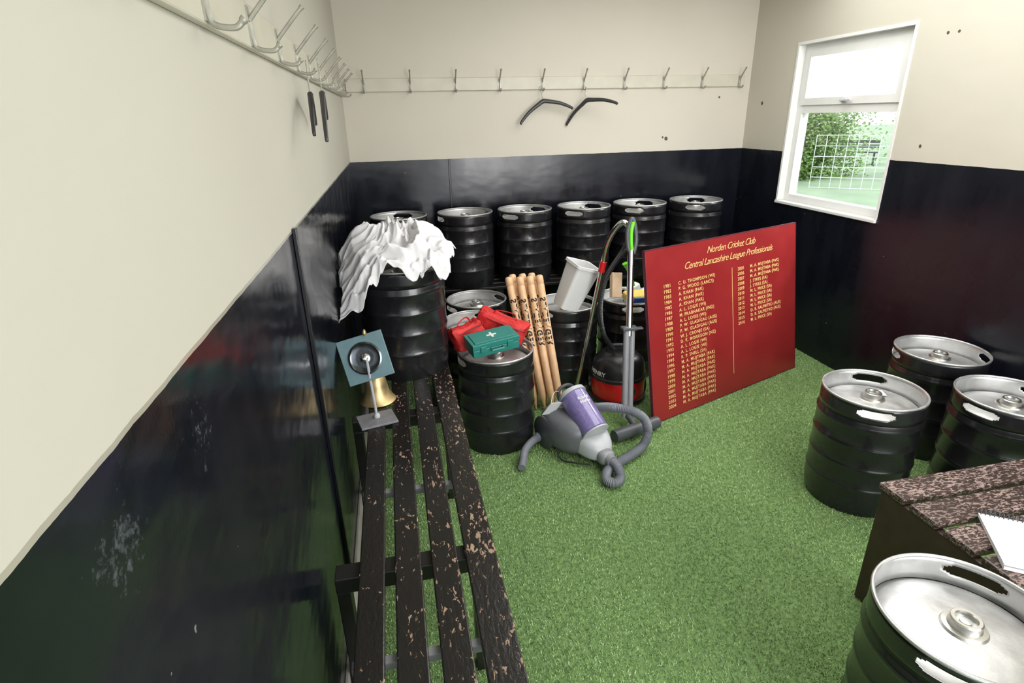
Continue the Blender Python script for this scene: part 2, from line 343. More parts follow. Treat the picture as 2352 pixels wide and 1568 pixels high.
# window
FX0,FX1=XR+.05,XR+.11
def bar(name,a,c2,mat,parent=None,kind=None,bev=.004):
    bm=bmesh.new(); box2(bm,a,c2); return finish(name,bm,mat,parent=parent,smooth=False,bevel=bev,kind=kind)
def framemesh(name,x0,x1,y0,y1,z0,z1,w,extra=None,**k):
    bm=bmesh.new(); e=.0006
    box2(bm,(x0,y0,z0),(x1,y0+w,z1)); box2(bm,(x0,y1-w,z0),(x1,y1,z1))
    box2(bm,(x0+e,y0+w-.002,z1-w),(x1-e,y1-w+.002,z1-e)); box2(bm,(x0+e,y0+w-.002,z0+e),(x1-e,y1-w+.002,z0+w))
    if extra: box2(bm,(x0+e,y0+w-.002,extra[0]),(x1-e,y1-w+.002,extra[1]))
    return finish(name,bm,M['upvc'],smooth=False,**k)
w=.055
win=framemesh("window_1",FX0,FX1,WY0,WY1,WZ0,WZ1,w,extra=(1.615,1.69),kind="structure")
sash=framemesh("sash",FX0-.012,FX0-.0005,WY0+w-.015,WY1-w+.015,1.665,WZ1-w+.015,.045,parent=win)
bar("glass",(FX0+.02,WY0+.02,WZ0+.02),(FX0+.026,WY1-.02,WZ1-.02),M['glass'],win,bev=0)
X0=FX0-.012; zt0=1.665; ym=(WY0+WY1)/2
bm=bmesh.new(); box2(bm,(X0-.014,ym-.02,zt0+.010),(X0-.0005,ym+.02,zt0+.034)); box2(bm,(X0-.028,ym-.07,zt0+.016),(X0-.0145,ym+.02,zt0+.028)); finish("handle",bm,M['lgrey'],parent=sash,smooth=False,bevel=.003)
bar("window_sill",(XR-.015,WY0-.01,WZ0-.012),(FX0-.001,WY1+.01,WZ0+.008),M['upvc'],win)
bm=bmesh.new(); 
box2(bm,(XR-.004,WY1-.005,WZ0+.009),(FX0-.001,WY1+.012,WZ1-.006)); box2(bm,(XR-.004,WY0-.012,WZ0+.009),(FX0-.001,WY0+.005,WZ1-.006)); box2(bm,(XR-.004,WY0-.012,WZ1-.005),(FX0-.001,WY1+.012,WZ1+.012))
finish("window_reveal",bm,M['upvc'],parent=win,smooth=False)

# ------------------------------------------------------------- kegs
kegs=[((1.93,1.81,0),.9,"black steel keg with bare rim standing on grass"),((2.57,2.09,0),2.6,"black steel keg on grass beside the dark wall"),((2.42,1.62,0),3.3,"black steel keg on grass next to another keg"),
((1.235,.765,0),.62,"black steel keg on grass beside the brown bench"),
((.44,2.67,0),.2,"black steel keg carrying first aid bags"),((.40,3.12,0),1.1,"black steel keg on grass among other kegs"),((.47,3.55,0),.4,"black steel keg near the back bench"),
((1.02,3.32,0),.5,"black steel keg with a white bin on its rim"),((1.46,3.34,0),1.3,"black steel keg with cleaning things on top"),
((0.0,2.66,.485),.5,"black keg on the slatted bench under a white cloth"),((.02,4.09,.485),1.4,"black keg on the bench in the room corner")]
for i,x in enumerate((.49,.93,1.385,1.83,2.295)):
    kegs.append(((x,4.10,.485),[3.4,3.9,4.0,4.1,4.2][i],"black ribbed keg in a row on the back bench"))
def build_keg():
    root=empty("keg",(0,0,0),"x","keg",group="beer kegs")
    prof=[(0,.02),(.15,.02),(.172,.014),(.178,0),(.188,0),(.191,.012),(.195,.04),(.199,.07)]
    for zc in (.13,.228,.326,.420):
        prof+=[(.1990,zc-.013),(.2008,zc-.008),(.2024,zc-.003),(.2024,zc+.003),(.2008,zc+.008),(.1990,zc+.013)]
    prof+=[(.198,.446),(.1955,.451)]
    bm=bmesh.new(); lathe(bm,prof,72); finish("keg_body",bm,M['keg'],parent=root)
    bm=bmesh.new(); seg=144; zs=[.448,.468,.476,.480,.484,.494,.500,.504,.508,.523]
    grid=[[bm.verts.new((.1972*math.cos(2*math.pi*i/seg),.1972*math.sin(2*math.pi*i/seg),z)) for i in range(seg)] for z in zs]
    half={2:6.0,3:7.,4:7.6,5:7.6,6:7.,7:6.0}
    for r_ in range(len(zs)-1):
        for i in range(seg):
            a=(i+.5)%72; a=min(a,72-a)
            if r_ in half and a<half[r_]: continue
            bm.faces.new((grid[r_][i],grid[r_][(i+1)%seg],grid[r_+1][(i+1)%seg],grid[r_+1][i]))
    me=bpy.data.meshes.new("keg_collar")
    for f in bm.faces:
        c=f.calc_center_median(); f.normal_update()
        if f.normal.x*c.x+f.normal.y*c.y<0: f.normal_flip()
    bm.to_mesh(me); bm.free()
    me.materials.append(M['keg']); me.materials.append(M['steel'])
    me.polygons.foreach_set("use_smooth",[True]*len(me.polygons))
    ob=bpy.data.objects.new("keg_collar",me); COL.objects.link(ob); ob.parent=root
    so=ob.modifiers.new("solid","SOLIDIFY"); so.thickness=.004; so.offset=-1; so.material_offset=1; so.material_offset_rim=1
    bm=bmesh.new(); pr=[]
    for k in range(13):
        a=2*math.pi*k/12; pr.append((.1942+.0050*math.cos(a),.5245+.0052*math.sin(a)))
    lathe(bm,pr,96); bmesh.ops.remove_doubles(bm,verts=bm.verts[:],dist=1e-5); finish("keg_rim",bm,M['steel'],parent=root,auto=0,label="bare steel top rim")
    bm=bmesh.new(); lathe(bm,[(.193,.446),(.184,.449),(.176,.458),(.150,.468),(.10,.477),(.05,.483),(0,.484)],72); finish("keg_top",bm,M['steel'],parent=root,label="domed bare steel keg top")
    bm=bmesh.new(); lathe(bm,[(.050,.4825),(.046,.489),(.036,.490),(.034,.508),(.031,.511),(.024,.511),(.0225,.507),(.022,.496)],40); lathe(bm,[(.0225,.4975),(.013,.4975),(.012,.503),(.006,.504),(0,.504)],32,mi=1); finish("keg_valve",bm,[M['valve'],M['steel']],parent=root,label="round steel valve fitting")
    return root
keg0=build_keg()
for i,(l,rz,lab) in enumerate(kegs):
    if i==0: keg0.location=l; keg0.rotation_euler=(0,0,rz); keg0["label"]=lab
    else: copytree(keg0,l,rz,lab)
bm=bmesh.new(); box(bm,(.055,-.035,.4875),(.05,.03,.0012),Matrix.Rotation(.3,3,'Z')); finish("paper_label",bm,M['paper'],parent=keg0,smooth=False,label="small white paper label")

# ------------------------------------------------------------- artificial grass pile
n=380000
bx=np.random.uniform(XL+.015,XR-.005,n); by=np.random.uniform(.35,YB-.01,n)
keep=np.ones(n,bool)
for (l,_,_) in kegs:
    if l[2]==0: keep&=((bx-l[0])**2+(by-l[1])**2)>.19**2
bx=bx[keep]; by=by[keep]; n=len(bx)
ang=np.random.uniform(0,2*np.pi,n); hh=np.random.uniform(.004,.011,n); ln=np.random.uniform(.0,.009,n); la=np.random.uniform(0,2*np.pi,n); wd=np.random.uniform(.0012,.0021,n)
v=np.zeros((n,3,3)); v[:,0,0]=bx-np.cos(ang)*wd; v[:,0,1]=by-np.sin(ang)*wd; v[:,1,0]=bx+np.cos(ang)*wd; v[:,1,1]=by+np.sin(ang)*wd
v[:,2,0]=bx+np.cos(la)*ln; v[:,2,1]=by+np.sin(la)*ln; v[:,2,2]=hh
v[:,:,0]=np.clip(v[:,:,0],XL+.013,XR-.002)
me=bpy.data.meshes.new("artificial_grass"); me.vertices.add(3*n); me.vertices.foreach_set("co",v.ravel()); me.loops.add(3*n); me.loops.foreach_set("vertex_index",np.arange(3*n)); me.polygons.add(n); me.polygons.foreach_set("loop_start",np.arange(n)*3); me.update(calc_edges=True); me.materials.append(M['grass'])
g=bpy.data.objects.new("artificial_grass",me); COL.objects.link(g); g["kind"]="stuff"; g["label"]="short green artificial grass carpet covering the floor"; g["category"]="artificial grass"

# ------------------------------------------------------------- benches
ZS=.485
def wl(ob,root):
    ob.parent=root; ob.matrix_parent_inverse=Matrix.Translation(root.location).inverted(); return ob
def wbox(name,root,a,c2,mat,bevel=.003):
    bm=bmesh.new(); box2(bm,a,c2); return wl(finish(name,bm,mat,smooth=False,bevel=bevel),root)
b=empty("bench",(XL+.2,2,0),"long black slatted bench with chipped paint along the wall","bench")
for (a,c2) in ((-.192,-.122),(-.095,-.022),(.006,.08),(.102,.19)):
    wbox("slat",b,(a,.15,ZS-.022),(c2,3.90,ZS),M['benchL'],.004)
for y in (.45,1.31,2.2,3.1,3.8):
    wbox("cross_beam",b,(-.262,y-.03,ZS-.075),(.175,y+.03,ZS-.0225),M['benchBlack'])
    wbox("leg",b,(.12,y-.025,0),(.165,y+.025,ZS-.076),M['benchBlack']); wbox("leg",b,(-.262,y-.025,0),(-.225,y+.025,ZS-.076),M['benchBlack'])
for y in (1.0,1.66,2.6): wbox("metal_strap",b,(-.2,y-.012,ZS-.045),(.17,y+.012,ZS-.0225),M['grey'],.002)
b=empty("bench",(1.2,4.1,0),"dark slatted bench against the back wall holding kegs","bench")
for k in range(4):
    y=3.93+k*.105; wbox("slat",b,(XL+.02,y,ZS-.022),(XR-.02,y+.085,ZS),M['benchBlack'],.004)
for x in (-.1,.7,1.6,2.5):
    wbox("leg",b,(x-.03,3.95,0),(x+.03,4.0,ZS-.0225),M['benchBlack']); wbox("leg",b,(x-.03,4.27,0),(x+.03,4.32,ZS-.0225),M['benchBlack']); wbox("cross_beam",b,(x-.03,4.0,ZS-.08),(x+.03,4.27,ZS-.0225),M['benchBlack'])
b=empty("bench",(2.1,1.05,0),"worn brown slatted bench with speckled chipped paint","bench")
for k in range(4):
    y1=1.295-k*.118; wbox("slat",b,(1.49,y1-.098,ZS-.025),(XR-.03,y1,ZS),M['benchR'],.006)
wbox("end_panel",b,(1.495,.85,0),(1.525,1.285,ZS-.0255),M['benchDark'],.004)
wbox("apron",b,(1.526,1.255,.36),(XR-.04,1.28,ZS-.0255),M['benchDark'],.004)
wbox("leg",b,(2.68,.85,0),(2.72,1.25,ZS-.0255),M['benchDark'],.004)

# notebook
e1=Vector((.812,-.583,0))
nb=empty("notebook",(1.655,.93,ZS+.001),"white spiral-bound notebook lying on the brown bench","notebook",rot=(0,0,math.atan2(e1.y,e1.x)))
bm=bmesh.new(); box2(bm,(-.103,-.123,.0),(.103,.112,.010)); finish("pages",bm,M['paper'],parent=nb,smooth=False,bevel=.001)
bm=bmesh.new(); box(bm,(.0,-.006,.0135),(.208,.236,.0012),Matrix.Rotation(-.02,3,'X')); finish("cover",bm,M['paper'],parent=nb,smooth=False)
bm=bmesh.new()
for k in range(19):
    x=-.099+k*.011; tube(bm,[(x,.116+.010*math.cos(t),.013+.012*math.sin(t)) for t in [j*math.pi/5 for j in range(11)]],.0015,5,smooth=False)
finish("spiral_binding",bm,M['dgrey'],parent=nb)

# ------------------------------------------------------------- honours board
U=Vector((.933,.358,0)).normalized(); V=Vector((-.057,.149,.958)).normalized(); W=U.cross(V)
BW,BH=1.338,.972
sg=empty("honours_board",(1.32,2.58,.006),"maroon honours board with gold lettering leaning on the grass","sign")
sg.matrix_world=frame((1.32,2.58,.006),U,V,W)
bm=bmesh.new(); box2(bm,(0,0,-.018),(BW,BH,0)); finish("panel",bm,M['maroon'],parent=sg,smooth=False,bevel=.002)
bm=bmesh.new()
for a,c2 in (((0,0,-.018),(BW,-.003,.001)),((0,BH,-.018),(BW,BH+.003,.001)),((-.003,0,-.018),(0,BH,.001)),((BW,0,-.018),(BW+.003,BH,.001))): box2(bm,a,c2)
finish("edge_strip",bm,M['maroonedge'],parent=sg,smooth=False)
bm=bmesh.new(); T=lambda x,y:Matrix.Translation((x,y,.0008))
text_into(bm,"Norden Cricket Club",.056,T(.70,.912),'CENTER',.42,offset=-.0004,space=.90)
text_into(bm,"Central Lancashire League Professionals",.056,T(.69,.848),'CENTER',.42,offset=-.0004,space=.90)
left=["C. U. THOMPSON (WI)","P. G. WOOD (LANCS)","A. KHAN (PAK)","A. KHAN (PAK)","A. KHAN (PAK)","A. L. LOGIE (WI)","M. PRABHAKAR (IND)","A. L. LOGIE (WI)","P. W. GLADIGAU (AUS)","P. W. GLADIGAU (AUS)","W. J. CRONJE (SA)","D. K. MORRISON (NZ)","A. L. LOGIE (WI)","A. L. LOGIE (WI)","R. P. SNELL (SA)"]+["M. A. MUJTABA (PAK)"]*9
right=["M. A. MUJTABA (PAK)"]*3+["J. SYKES (SA)"]*2+["M. L. PRICE (SA)"]*4+["D. R. SALPIETRO (AUS)"]*2+["M. L. PRICE (SA)"]
for i,t in enumerate(left):
    y=.762-i*.0305; text_into(bm,str(1981+i),.027,T(.122,y),offset=.0002,space=1.14); text_into(bm,t,.027,T(.240,y),offset=.0002,space=1.14)
for i,t in enumerate(right):
    y=.762-i*.0305; text_into(bm,str(2005+i),.027,T(.752,y),offset=.0002,space=1.14); text_into(bm,t,.027,T(.870,y),offset=.0002,space=1.14)
finish("lettering",bm,M['gold'],parent=sg,smooth=False,label="gold painted lettering")
bm=bmesh.new(); box2(bm,(.6995,.12,0),(.7025,.78,.001)); finish("divider_line",bm,M['gold'],parent=sg,smooth=False)

# ------------------------------------------------------------- cricket stumps
stp=[]
def build_stump(i,bot,top,rz):
    z=(Vector(top)-Vector(bot)).normalized(); cam_dir=(Vector((0,0,1.6))-Vector(bot)); x=(cam_dir-z*cam_dir.dot(z)).normalized(); y=z.cross(x)
    root=empty("cricket_stump",bot,"pale wooden cricket stump with black lettering, leaning in a bundle","cricket stump",group="bundle of cricket stumps")
    root.matrix_world=frame(bot,x,y,z)@Matrix.Rotation(rz,4,'Z')
    if not stp:
        r=.0215
        bm=bmesh.new(); lathe(bm,[(0,0),(.004,.006),(.012,.05),(r*.92,.085),(r,.12),(r,.752),(r-.002,.755),(r-.002,.760),(r,.763),(r,.795),(r*.86,.805),(r*.5,.809),(0,.810)],24)
        a=finish("stump_shaft",bm,M['wood'],parent=root)
        bm=bmesh.new()
        def wrap(c):
            rr=r+.0006+c.z; an=c.y/r
            return Vector((rr*math.cos(an),rr*math.sin(an),c.x))
        text_into(bm,"SLAZENGER",.048,Matrix.Translation((0,0,.34)),'LEFT',fn=lambda c:wrap(Vector((-c.x+.34,-c.y,c.z))),offset=.0018,space=1.12)
        l=finish("lettering",bm,M['ink'],parent=root,smooth=False)
        stp.append((a,l))
    else:
        for s0 in stp[0]:
            c=s0.copy(); COL.objects.link(c); c.parent=root
tops=[(.602,3.095,.770),(.664,3.08,.775),(.722,3.075,.775),(.778,3.07,.775),(.63,3.14,.79),(.69,3.135,.785),(.745,3.13,.78)]
bots=[(.715,2.905,.004),(.765,2.89,.004),(.815,2.885,.004),(.865,2.89,.004),(.735,2.955,.004),(.79,2.95,.004),(.84,2.95,.004)]
for i in range(7): build_stump(i,bots[i],tops[i],[.1,-.2,.15,0,-.1,.3,1.][i])

# ------------------------------------------------------------- cloth
bm=bmesh.new(); nx,ny=200,190; cx,cy=0.0,2.66
G=[]
for j in range(ny):
    row=[]
    for i in range(nx):
        s=-1+2*i/(nx-1); t=-1+2*j/(ny-1)
        x=cx-.01+s*(.255+.05*noise.noise(Vector((t*2.3,1,0)))); y=cy-.012+t*(.250+.05*noise.noise(Vector((s*2.6,5,0))))
        k=1-.15*(s*s*t*t) if s>0 else 1-.05*(s*s*t*t); x=cx+(x-cx)*k; y=cy+(y-cy)*k
        rd=math.hypot(x-cx,y-cy)
        q=Vector((x*5.6,y*5.6,0)); wq=Vector((noise.noise(q*.8),noise.noise(q*.8+Vector((9,2,1))),0))*1.1
        rf=1-abs(noise.noise(q*1.15+wq))*2.6; rf2=1-abs(noise.noise(q*2.7+wq*2.1+Vector((4,4,4))))*2.6; rf3=1-abs(noise.noise(q*5.0+wq*3.+Vector((7,1,4))))*2.4; rf4=noise.noise(q*11+wq*4)
        heap=max(0,1-(rd/.32)**2)
        z=1.030+.085*heap**.7*(1+.35*noise.noise(q*.5)+.35*t)+ .044*rf*(.35+heap)+ .026*rf2+.012*rf3+.003*rf4
        if rd>.205: z-=(rd-.205)*.8
        fl=max(0,-s-.35)*max(0,.1-t)
        z-=fl*.15; y-=fl*.07; x-=fl*.03
        x=max(x,XL+.006+.004*math.sin(y*60))
        rd=math.hypot(x-cx,y-cy)
        if rd<.212: z=max(z,1.020)
        row.append(bm.verts.new((x,y,z)))
    G.append(row)
for j in range(ny-1):
    for i in range(nx-1): bm.faces.new((G[j][i],G[j][i+1],G[j+1][i+1],G[j+1][i]))
cl=finish("cloth",bm,M['cloth'],auto=0,label="crumpled white cotton cloth draped over a black keg",cat="cloth")
so=cl.modifiers.new("solid","SOLIDIFY"); so.thickness=.0015; so.offset=1

# ------------------------------------------------------------- bell and stand on the bench
bs=empty("bell",(-.155,2.31,ZS+.001),"old flared brass bell standing on the black bench","bell")
bm=bmesh.new(); lathe(bm,[(.076,0),(.080,.003),(.072,.012),(.056,.042),(.048,.075),(.044,.10),(.034,.118),(.0,.123)],48); lathe(bm,[(.072,.003),(.05,.045),(.04,.095),(0,.112)],48); finish("bell_body",bm,M['brass'],parent=bs)
bm=bmesh.new(); lathe(bm,[(.012,.12),(.008,.13),(.014,.145),(.008,.158),(0,.16)],20); finish("bell_crown",bm,M['brass'],parent=bs)
st=empty("desk_stand",(-.155,2.12,ZS+.001),"blue-grey square plate with round dial on a slim metal stand","stand")
bm=bmesh.new(); box(bm,(0,0,.005),(.150,.115,.01),Matrix.Rotation(.25,3,'Z')); finish("base",bm,M['slate'],parent=st,smooth=False,bevel=.002)
bm=bmesh.new(); tube(bm,[(0,.012,.01),(-.012,.008,.27)],.0058,12,smooth=False); lathe(bm,[(.013,.01),(.013,.02),(.007,.03)],16,mt=Matrix.Translation((0,.012,0))); finish("pole",bm,M['lgrey'],parent=st)
pm=Matrix.Translation((-.018,.035,.268))@Matrix.Rotation(-.1,4,'Z')@Matrix.Rotation(math.radians(72),4,'X')@Matrix.Rotation(math.radians(14),4,'Z')
bm=bmesh.new(); box(bm,(0,0,0),(.185,.185,.008)); finish("plate",bm,M['bluegrey'],parent=st,mat4=pm,smooth=False,bevel=.002)
bm=bmesh.new(); lathe(bm,[(0,0),(.007,.004),(.009,.012),(.006,.022),(0,.03)],16,mt=Matrix.Translation((-.012,.055,.355))); finish("finial",bm,M['brass'],parent=st)
bm=bmesh.new(); lathe(bm,[(0,.004),(.064,.004),(.066,.010),(.060,.012),(.056,.009),(.03,.008),(0,.008)],48); finish("dial",bm,M['disc'],parent=st,mat4=pm)
bm=bmesh.new(); lathe(bm,[(.022,.008),(.020,.013),(.012,.016),(.009,.030),(0,.034)],24); finish("knob",bm,M['chrome'],parent=st,mat4=pm)

# ------------------------------------------------------------- first aid things on keg
def bag(name,loc,rot,dims,label,patch):
    root=empty(name,loc,label,"bag",rot=rot)
    a,b_,c=dims
    def fn(co):
        d=noise.noise(co*14)*.012+(.5-abs(noise.noise(co*24)))*.016-abs(noise.noise(co*48))*.006
        co=co+co.normalized()*d; co.z-=.018*max(0,1-(co.x/a)**2)*(1 if co.z>0 else 0); return co
    bm=bmesh.new(); superell(bm,a,b_,c,.30,.28,64,40,fn=fn); finish("bag_body",bm,M['red'],parent=root,auto=0)
    bm=bmesh.new(); pts=[]
    for k in range(33):
        an=2*math.pi*k/32; pts.append((a*1.03*math.copysign(abs(math.cos(an))**.35,math.cos(an)),b_*1.05*math.copysign(abs(math.sin(an))**.35,math.sin(an)),c*.45))
    tube(bm,pts,.004,6,smooth=False); finish("zip",bm,M['zip'],parent=root)
    bm=bmesh.new(); tube(bm,[(-a*.5,0,c*.8),(-a*.35,-.01,c+.01),(a*.3,.01,c+.015),(a*.5,0,c*.8)],.006,8,flat=.4); finish("strap",bm,M['red'],parent=root)
    if patch:
        bm=bmesh.new(); y=-b_-.012
        box(bm,(0,y,-.008),(.034,.004,.010)); box(bm,(0,y,-.008),(.010,.004,.034)); finish("cross_emblem",bm,M['white'],parent=root,smooth=False)
    return root
bag("first_aid_bag",(.300,2.66,.622),(-.15,-.25,.30),(.080,.045,.066),"small red first aid bag with white cross on keg",True)
bag("first_aid_bag",(.495,2.755,.617),(-.1,.32,-.45),(.130,.065,.062),"larger slouched red nylon first aid bag on keg",False)
fb=empty("first_aid_box",(.405,2.555,.580),"teal green plastic first aid box with white cross on keg","first aid box",rot=(math.radians(6),math.radians(-4),math.radians(12)))
bm=bmesh.new(); box2(bm,(-.120,-.065,0),(.120,.065,.040)); finish("box_base",bm,M['teal'],parent=fb,smooth=False,bevel=.004)
bm=bmesh.new(); box2(bm,(-.122,-.067,.042),(.122,.067,.068)); box2(bm,(-.105,-.052,.068),(.105,.052,.072)); lid=finish("lid",bm,M['teal'],parent=fb,smooth=False,bevel=.003)
bm=bmesh.new(); box2(bm,(-.025,-.006,.0725),(.025,.006,.0735)); box2(bm,(-.006,-.025,.0725),(.006,.025,.0736)); finish("cross_emblem",bm,M['white'],parent=lid,smooth=False)
for x in (-.07,.07):
    bm=bmesh.new(); box2(bm,(x-.014,-.073,.025),(x+.014,-.066,.056)); finish("latch",bm,M['teal'],parent=fb,smooth=False,bevel=.002)
bm=bmesh.new(); tube(bm,[(-.03,-.067,.034),(-.03,-.085,.034),(.03,-.085,.034),(.03,-.067,.034)],.005,8,smooth=False); finish("handle",bm,M['teal'],parent=fb)

# ------------------------------------------------------------- white bin
z=Vector((.36,-.10,.92)).normalized(); xx=Vector((.9,.32,-.25)); xx=(xx-z*xx.dot(z)).normalized(); yy=z.cross(xx)
wb=empty("waste_bin",(.985,3.17,.535),"white plastic waste bin tilted on a black keg","bin"); wb.matrix_world=frame((.960,3.14,.558),xx,yy,z)
bm=bmesh.new()
def rr_ring(a,b_,z_,n=8,r=.02):
    out=[]
    for (sx,sy,a0) in ((1,1,0),(-1,1,math.pi/2),(-1,-1,math.pi),(1,-1,1.5*math.pi)):
        for k in range(n+1):
            an=a0+math.pi/2*k/n; out.append(bm.verts.new((sx*(a-r)+r*math.cos(an),sy*(b_-r)+r*math.sin(an),z_)))
    return out
specs=[(.068,.055,0),(.086,.070,.265),(.094,.078,.267),(.094,.078,.283),(.091,.075,.285),(.085,.069,.283),(.066,.053,.006)]
rings=[rr_ring(*s_) for s_ in specs]
for A,B in zip(rings[:-1],rings[1:]):
    for k in range(len(A)): bm.faces.new((A[k],A[(k+1)%len(A)],B[(k+1)%len(A)],B[k]))
bm.faces.new(rings[0][::-1]); bm.faces.new(rings[-1])
finish("bin_body",bm,M['white'],parent=wb)

# ------------------------------------------------------------- round red vacuum
hx,hy=1.25,2.97
hv=empty("vacuum_cleaner",(hx,hy,.002),"round red and black tub vacuum cleaner on the grass","vacuum cleaner",rot=(0,0,-.25))
bm=bmesh.new(); lathe(bm,[(0,.02),(.14,.02),(.158,.03),(.163,.06),(.163,.150),(.160,.158)],56); finish("tub",bm,M['redp'],parent=hv)
bm=bmesh.new(); lathe(bm,[(.150,.006),(.170,.008),(.174,.02),(.170,.032),(.160,.034)],56); finish("bumper",bm,M['plasticblack'],parent=hv)
bm=bmesh.new(); lathe(bm,[(.158,.146),(.170,.152),(.170,.168),(.164,.174),(.160,.215),(.148,.255),(.118,.287),(.07,.305),(0,.31)],56)
finish("bonnet",bm,M['plasticblack'],parent=hv)
bm=bmesh.new(); tube(bm,[(-.07,0,.29),(-.055,0,.335),(.055,0,.335),(.07,0,.29)],.012,12); finish("handle",bm,M['plasticblack'],parent=hv)
bm=bmesh.new()
def wrapc(c):
    r=.165+c.z; an=-math.pi/2-1.0+c.x/.163
    return Vector((r*math.cos(an),r*math.sin(an),.197+c.y))
text_into(bm,"HENRY",.040,Matrix.Identity(4),'CENTER',fn=wrapc,offset=.0006); finish("lettering",bm,M['white'],parent=hv,smooth=False)
for x in(-.165,.165):
    bm=bmesh.new(); lathe(bm,[(0,-.015),(.05,-.015),(.055,-.01),(.055,.01),(.05,.015),(0,.015)],24,mt=Matrix.Translation((x,.06,.055))@Matrix.Rotation(math.pi/2,4,'Y')); finish("wheel",bm,M['plasticblack'],parent=hv)
bm=bmesh.new(); lathe(bm,[(.030,0),(.032,.02),(.026,.03),(.0,.03)],24,mt=Matrix.Translation((.05,-.155,.11))@Matrix.Rotation(math.pi/2,4,'X')); finish("hose_port",bm,M['plasticblack'],parent=hv)
vw=empty("vacuum_wand",(1.0,3.04,0),"chrome vacuum wand with red ring and bent top","vacuum wand")
def worldpart(root,name,bm,mat,**k):
    bmesh.ops.transform(bm,matrix=Matrix.Translation(root.location).inverted(),verts=bm.verts[:]); return finish(name,bm,mat,parent=root,**k)
bm=bmesh.new(); tube(bm,[(1.0,3.04,.006),(1.128,2.985,.83)],.0145,16,smooth=False); worldpart(vw,"tube",bm,M['chrome'])
bm=bmesh.new(); tube(bm,[(1.122,2.988,.80),(1.133,2.984,.86)],.019,16,smooth=False); worldpart(vw,"ring",bm,M['redp'])
bm=bmesh.new(); tube(bm,[(1.133,2.984,.86),(1.142,2.972,.94),(1.155,2.945,1.01),(1.178,2.91,1.07),(1.20,2.885,1.095),(1.225,2.875,1.08)],.0155,14); worldpart(vw,"bent_end",bm,M['chrome'])
bm=bmesh.new(); tube(bm,[(1.225,2.875,1.08),(1.245,2.89,1.02),(1.24,2.95,.93),(1.16,3.0,.76),(1.13,3.0,.58),(1.15,2.98,.42),(1.20,2.93,.33)],.015,10,corr=.1); worldpart(vw,"hose",bm,M['plasticblack'])
uc=empty("floor_sweeper",(1.17,2.52,0),"upright floor sweeper with silver pole and lime green handle","floor sweeper")
P0=Vector((1.160,2.60,.06)); P1=Vector((1.222,2.82,1.06)); pl=lambda t:P0.lerp(P1,t)
bm=bmesh.new(); tube(bm,[pl(.45),pl(.90)],.018,16,smooth=False); worldpart(uc,"pole",bm,M['chrome'])
bm=bmesh.new(); tube(bm,[pl(0)-Vector((.014,0,0)),pl(.5)-Vector((.014,0,0))],.017,14,smooth=False); tube(bm,[pl(0)+Vector((.018,0,0)),pl(.49)+Vector((.018,0,0))],.016,14,smooth=False); worldpart(uc,"lower_shaft",bm,M['grey'])
bm=bmesh.new(); box(bm,pl(.49),(.085,.05,.018)); box(bm,pl(.49)+Vector((.055,0,-.005)),(.05,.03,.01)); worldpart(uc,"clamp",bm,M['dgrey'],smooth=False,bevel=.004)
bm=bmesh.new(); tube(bm,[pl(.88),pl(.92)+Vector((-.018,0,0)),pl(1.0)+Vector((-.022,0,0)),pl(1.06),pl(1.02)+Vector((.018,.0,0)),pl(.94)+Vector((.026,0,0)),pl(.88)+Vector((.012,0,0))],.012,12); worldpart(uc,"handle",bm,M['dgrey'])
bm=bmesh.new(); tube(bm,[pl(.89)+Vector((.002,-.006,0)),pl(.94)+Vector((-.006,-.01,0)),pl(1.0)+Vector((-.006,-.01,0)),pl(1.045)+Vector((.004,-.008,0))],.011,12); worldpart(uc,"grip",bm,M['lime'])
hd=Vector((1.17,2.49,.045)); ax=Vector((.95,.30,0)).normalized()
bm=bmesh.new(); tube(bm,[hd-ax*.15,hd+ax*.15],.034,20,smooth=False); box(bm,hd+Vector((0,.03,-.012)),(.26,.05,.03),Matrix.Rotation(.3,3,'Z')); tube(bm,[hd+Vector((0,.02,.01)),pl(.02)],.018,12,smooth=False); worldpart(uc,"floor_head",bm,M['dgrey'])

# ------------------------------------------------------------- purple cylinder vacuum
hd_=math.atan2(-.95,.33)+math.pi/2
pv=empty("vacuum_cleaner",(.83,2.46,.002),"white and purple bagless cylinder vacuum with grey hose","vacuum cleaner",rot=(0,0,hd_))
SC=1.1
pv.scale=(SC,SC,SC)
bm=bmesh.new(); superell(bm,.126,.158,.094,.7,.85,44,24,mt=Matrix.Translation((-.022,.035,.104))); finish("housing",bm,M['mgrey'],parent=pv)
bm=bmesh.new()
def shell(co):
    k=(co.y+.175)/.35; k=max(0,min(1,k)); co.x*=.74+.32*k**.7; co.z=co.z*(.62+.45*k)+(.055+.080*k); return co
superell(bm,.102,.178,.085,.6,.70,48,26,fn=shell,mt=Matrix.Translation((.006,-.022,.008))); finish("cover",bm,M['lgrey'],parent=pv)
bm=bmesh.new(); superell(bm,.040,.034,.034,.7,.8,28,14,mt=Matrix.Translation((0,-.205,.058))); finish("nose",bm,M['grey'],parent=pv)
cm=Matrix.Translation((0,-.020,.212))@Matrix.Rotation(math.radians(90+33),4,'X')
bm=bmesh.new(); lathe(bm,[(0,-.080),(.062,-.080),(.067,-.075),(.067,.118),(.062,.123),(0,.123)],40); finish("dust_container",bm,M['purple'],parent=pv,mat4=cm)
bm=bmesh.new(); lathe(bm,[(0,-.110),(.045,-.108),(.066,-.098),(.070,-.080),(.067,-.079),(0,-.079)],40); finish("container_cap",bm,M['lgrey'],parent=pv,mat4=cm)
bm=bmesh.new(); lathe(bm,[(.0,.124),(.067,.123),(.069,.130),(.05,.137),(0,.139)],40); finish("container_base",bm,M['lgrey'],parent=pv,mat4=cm)
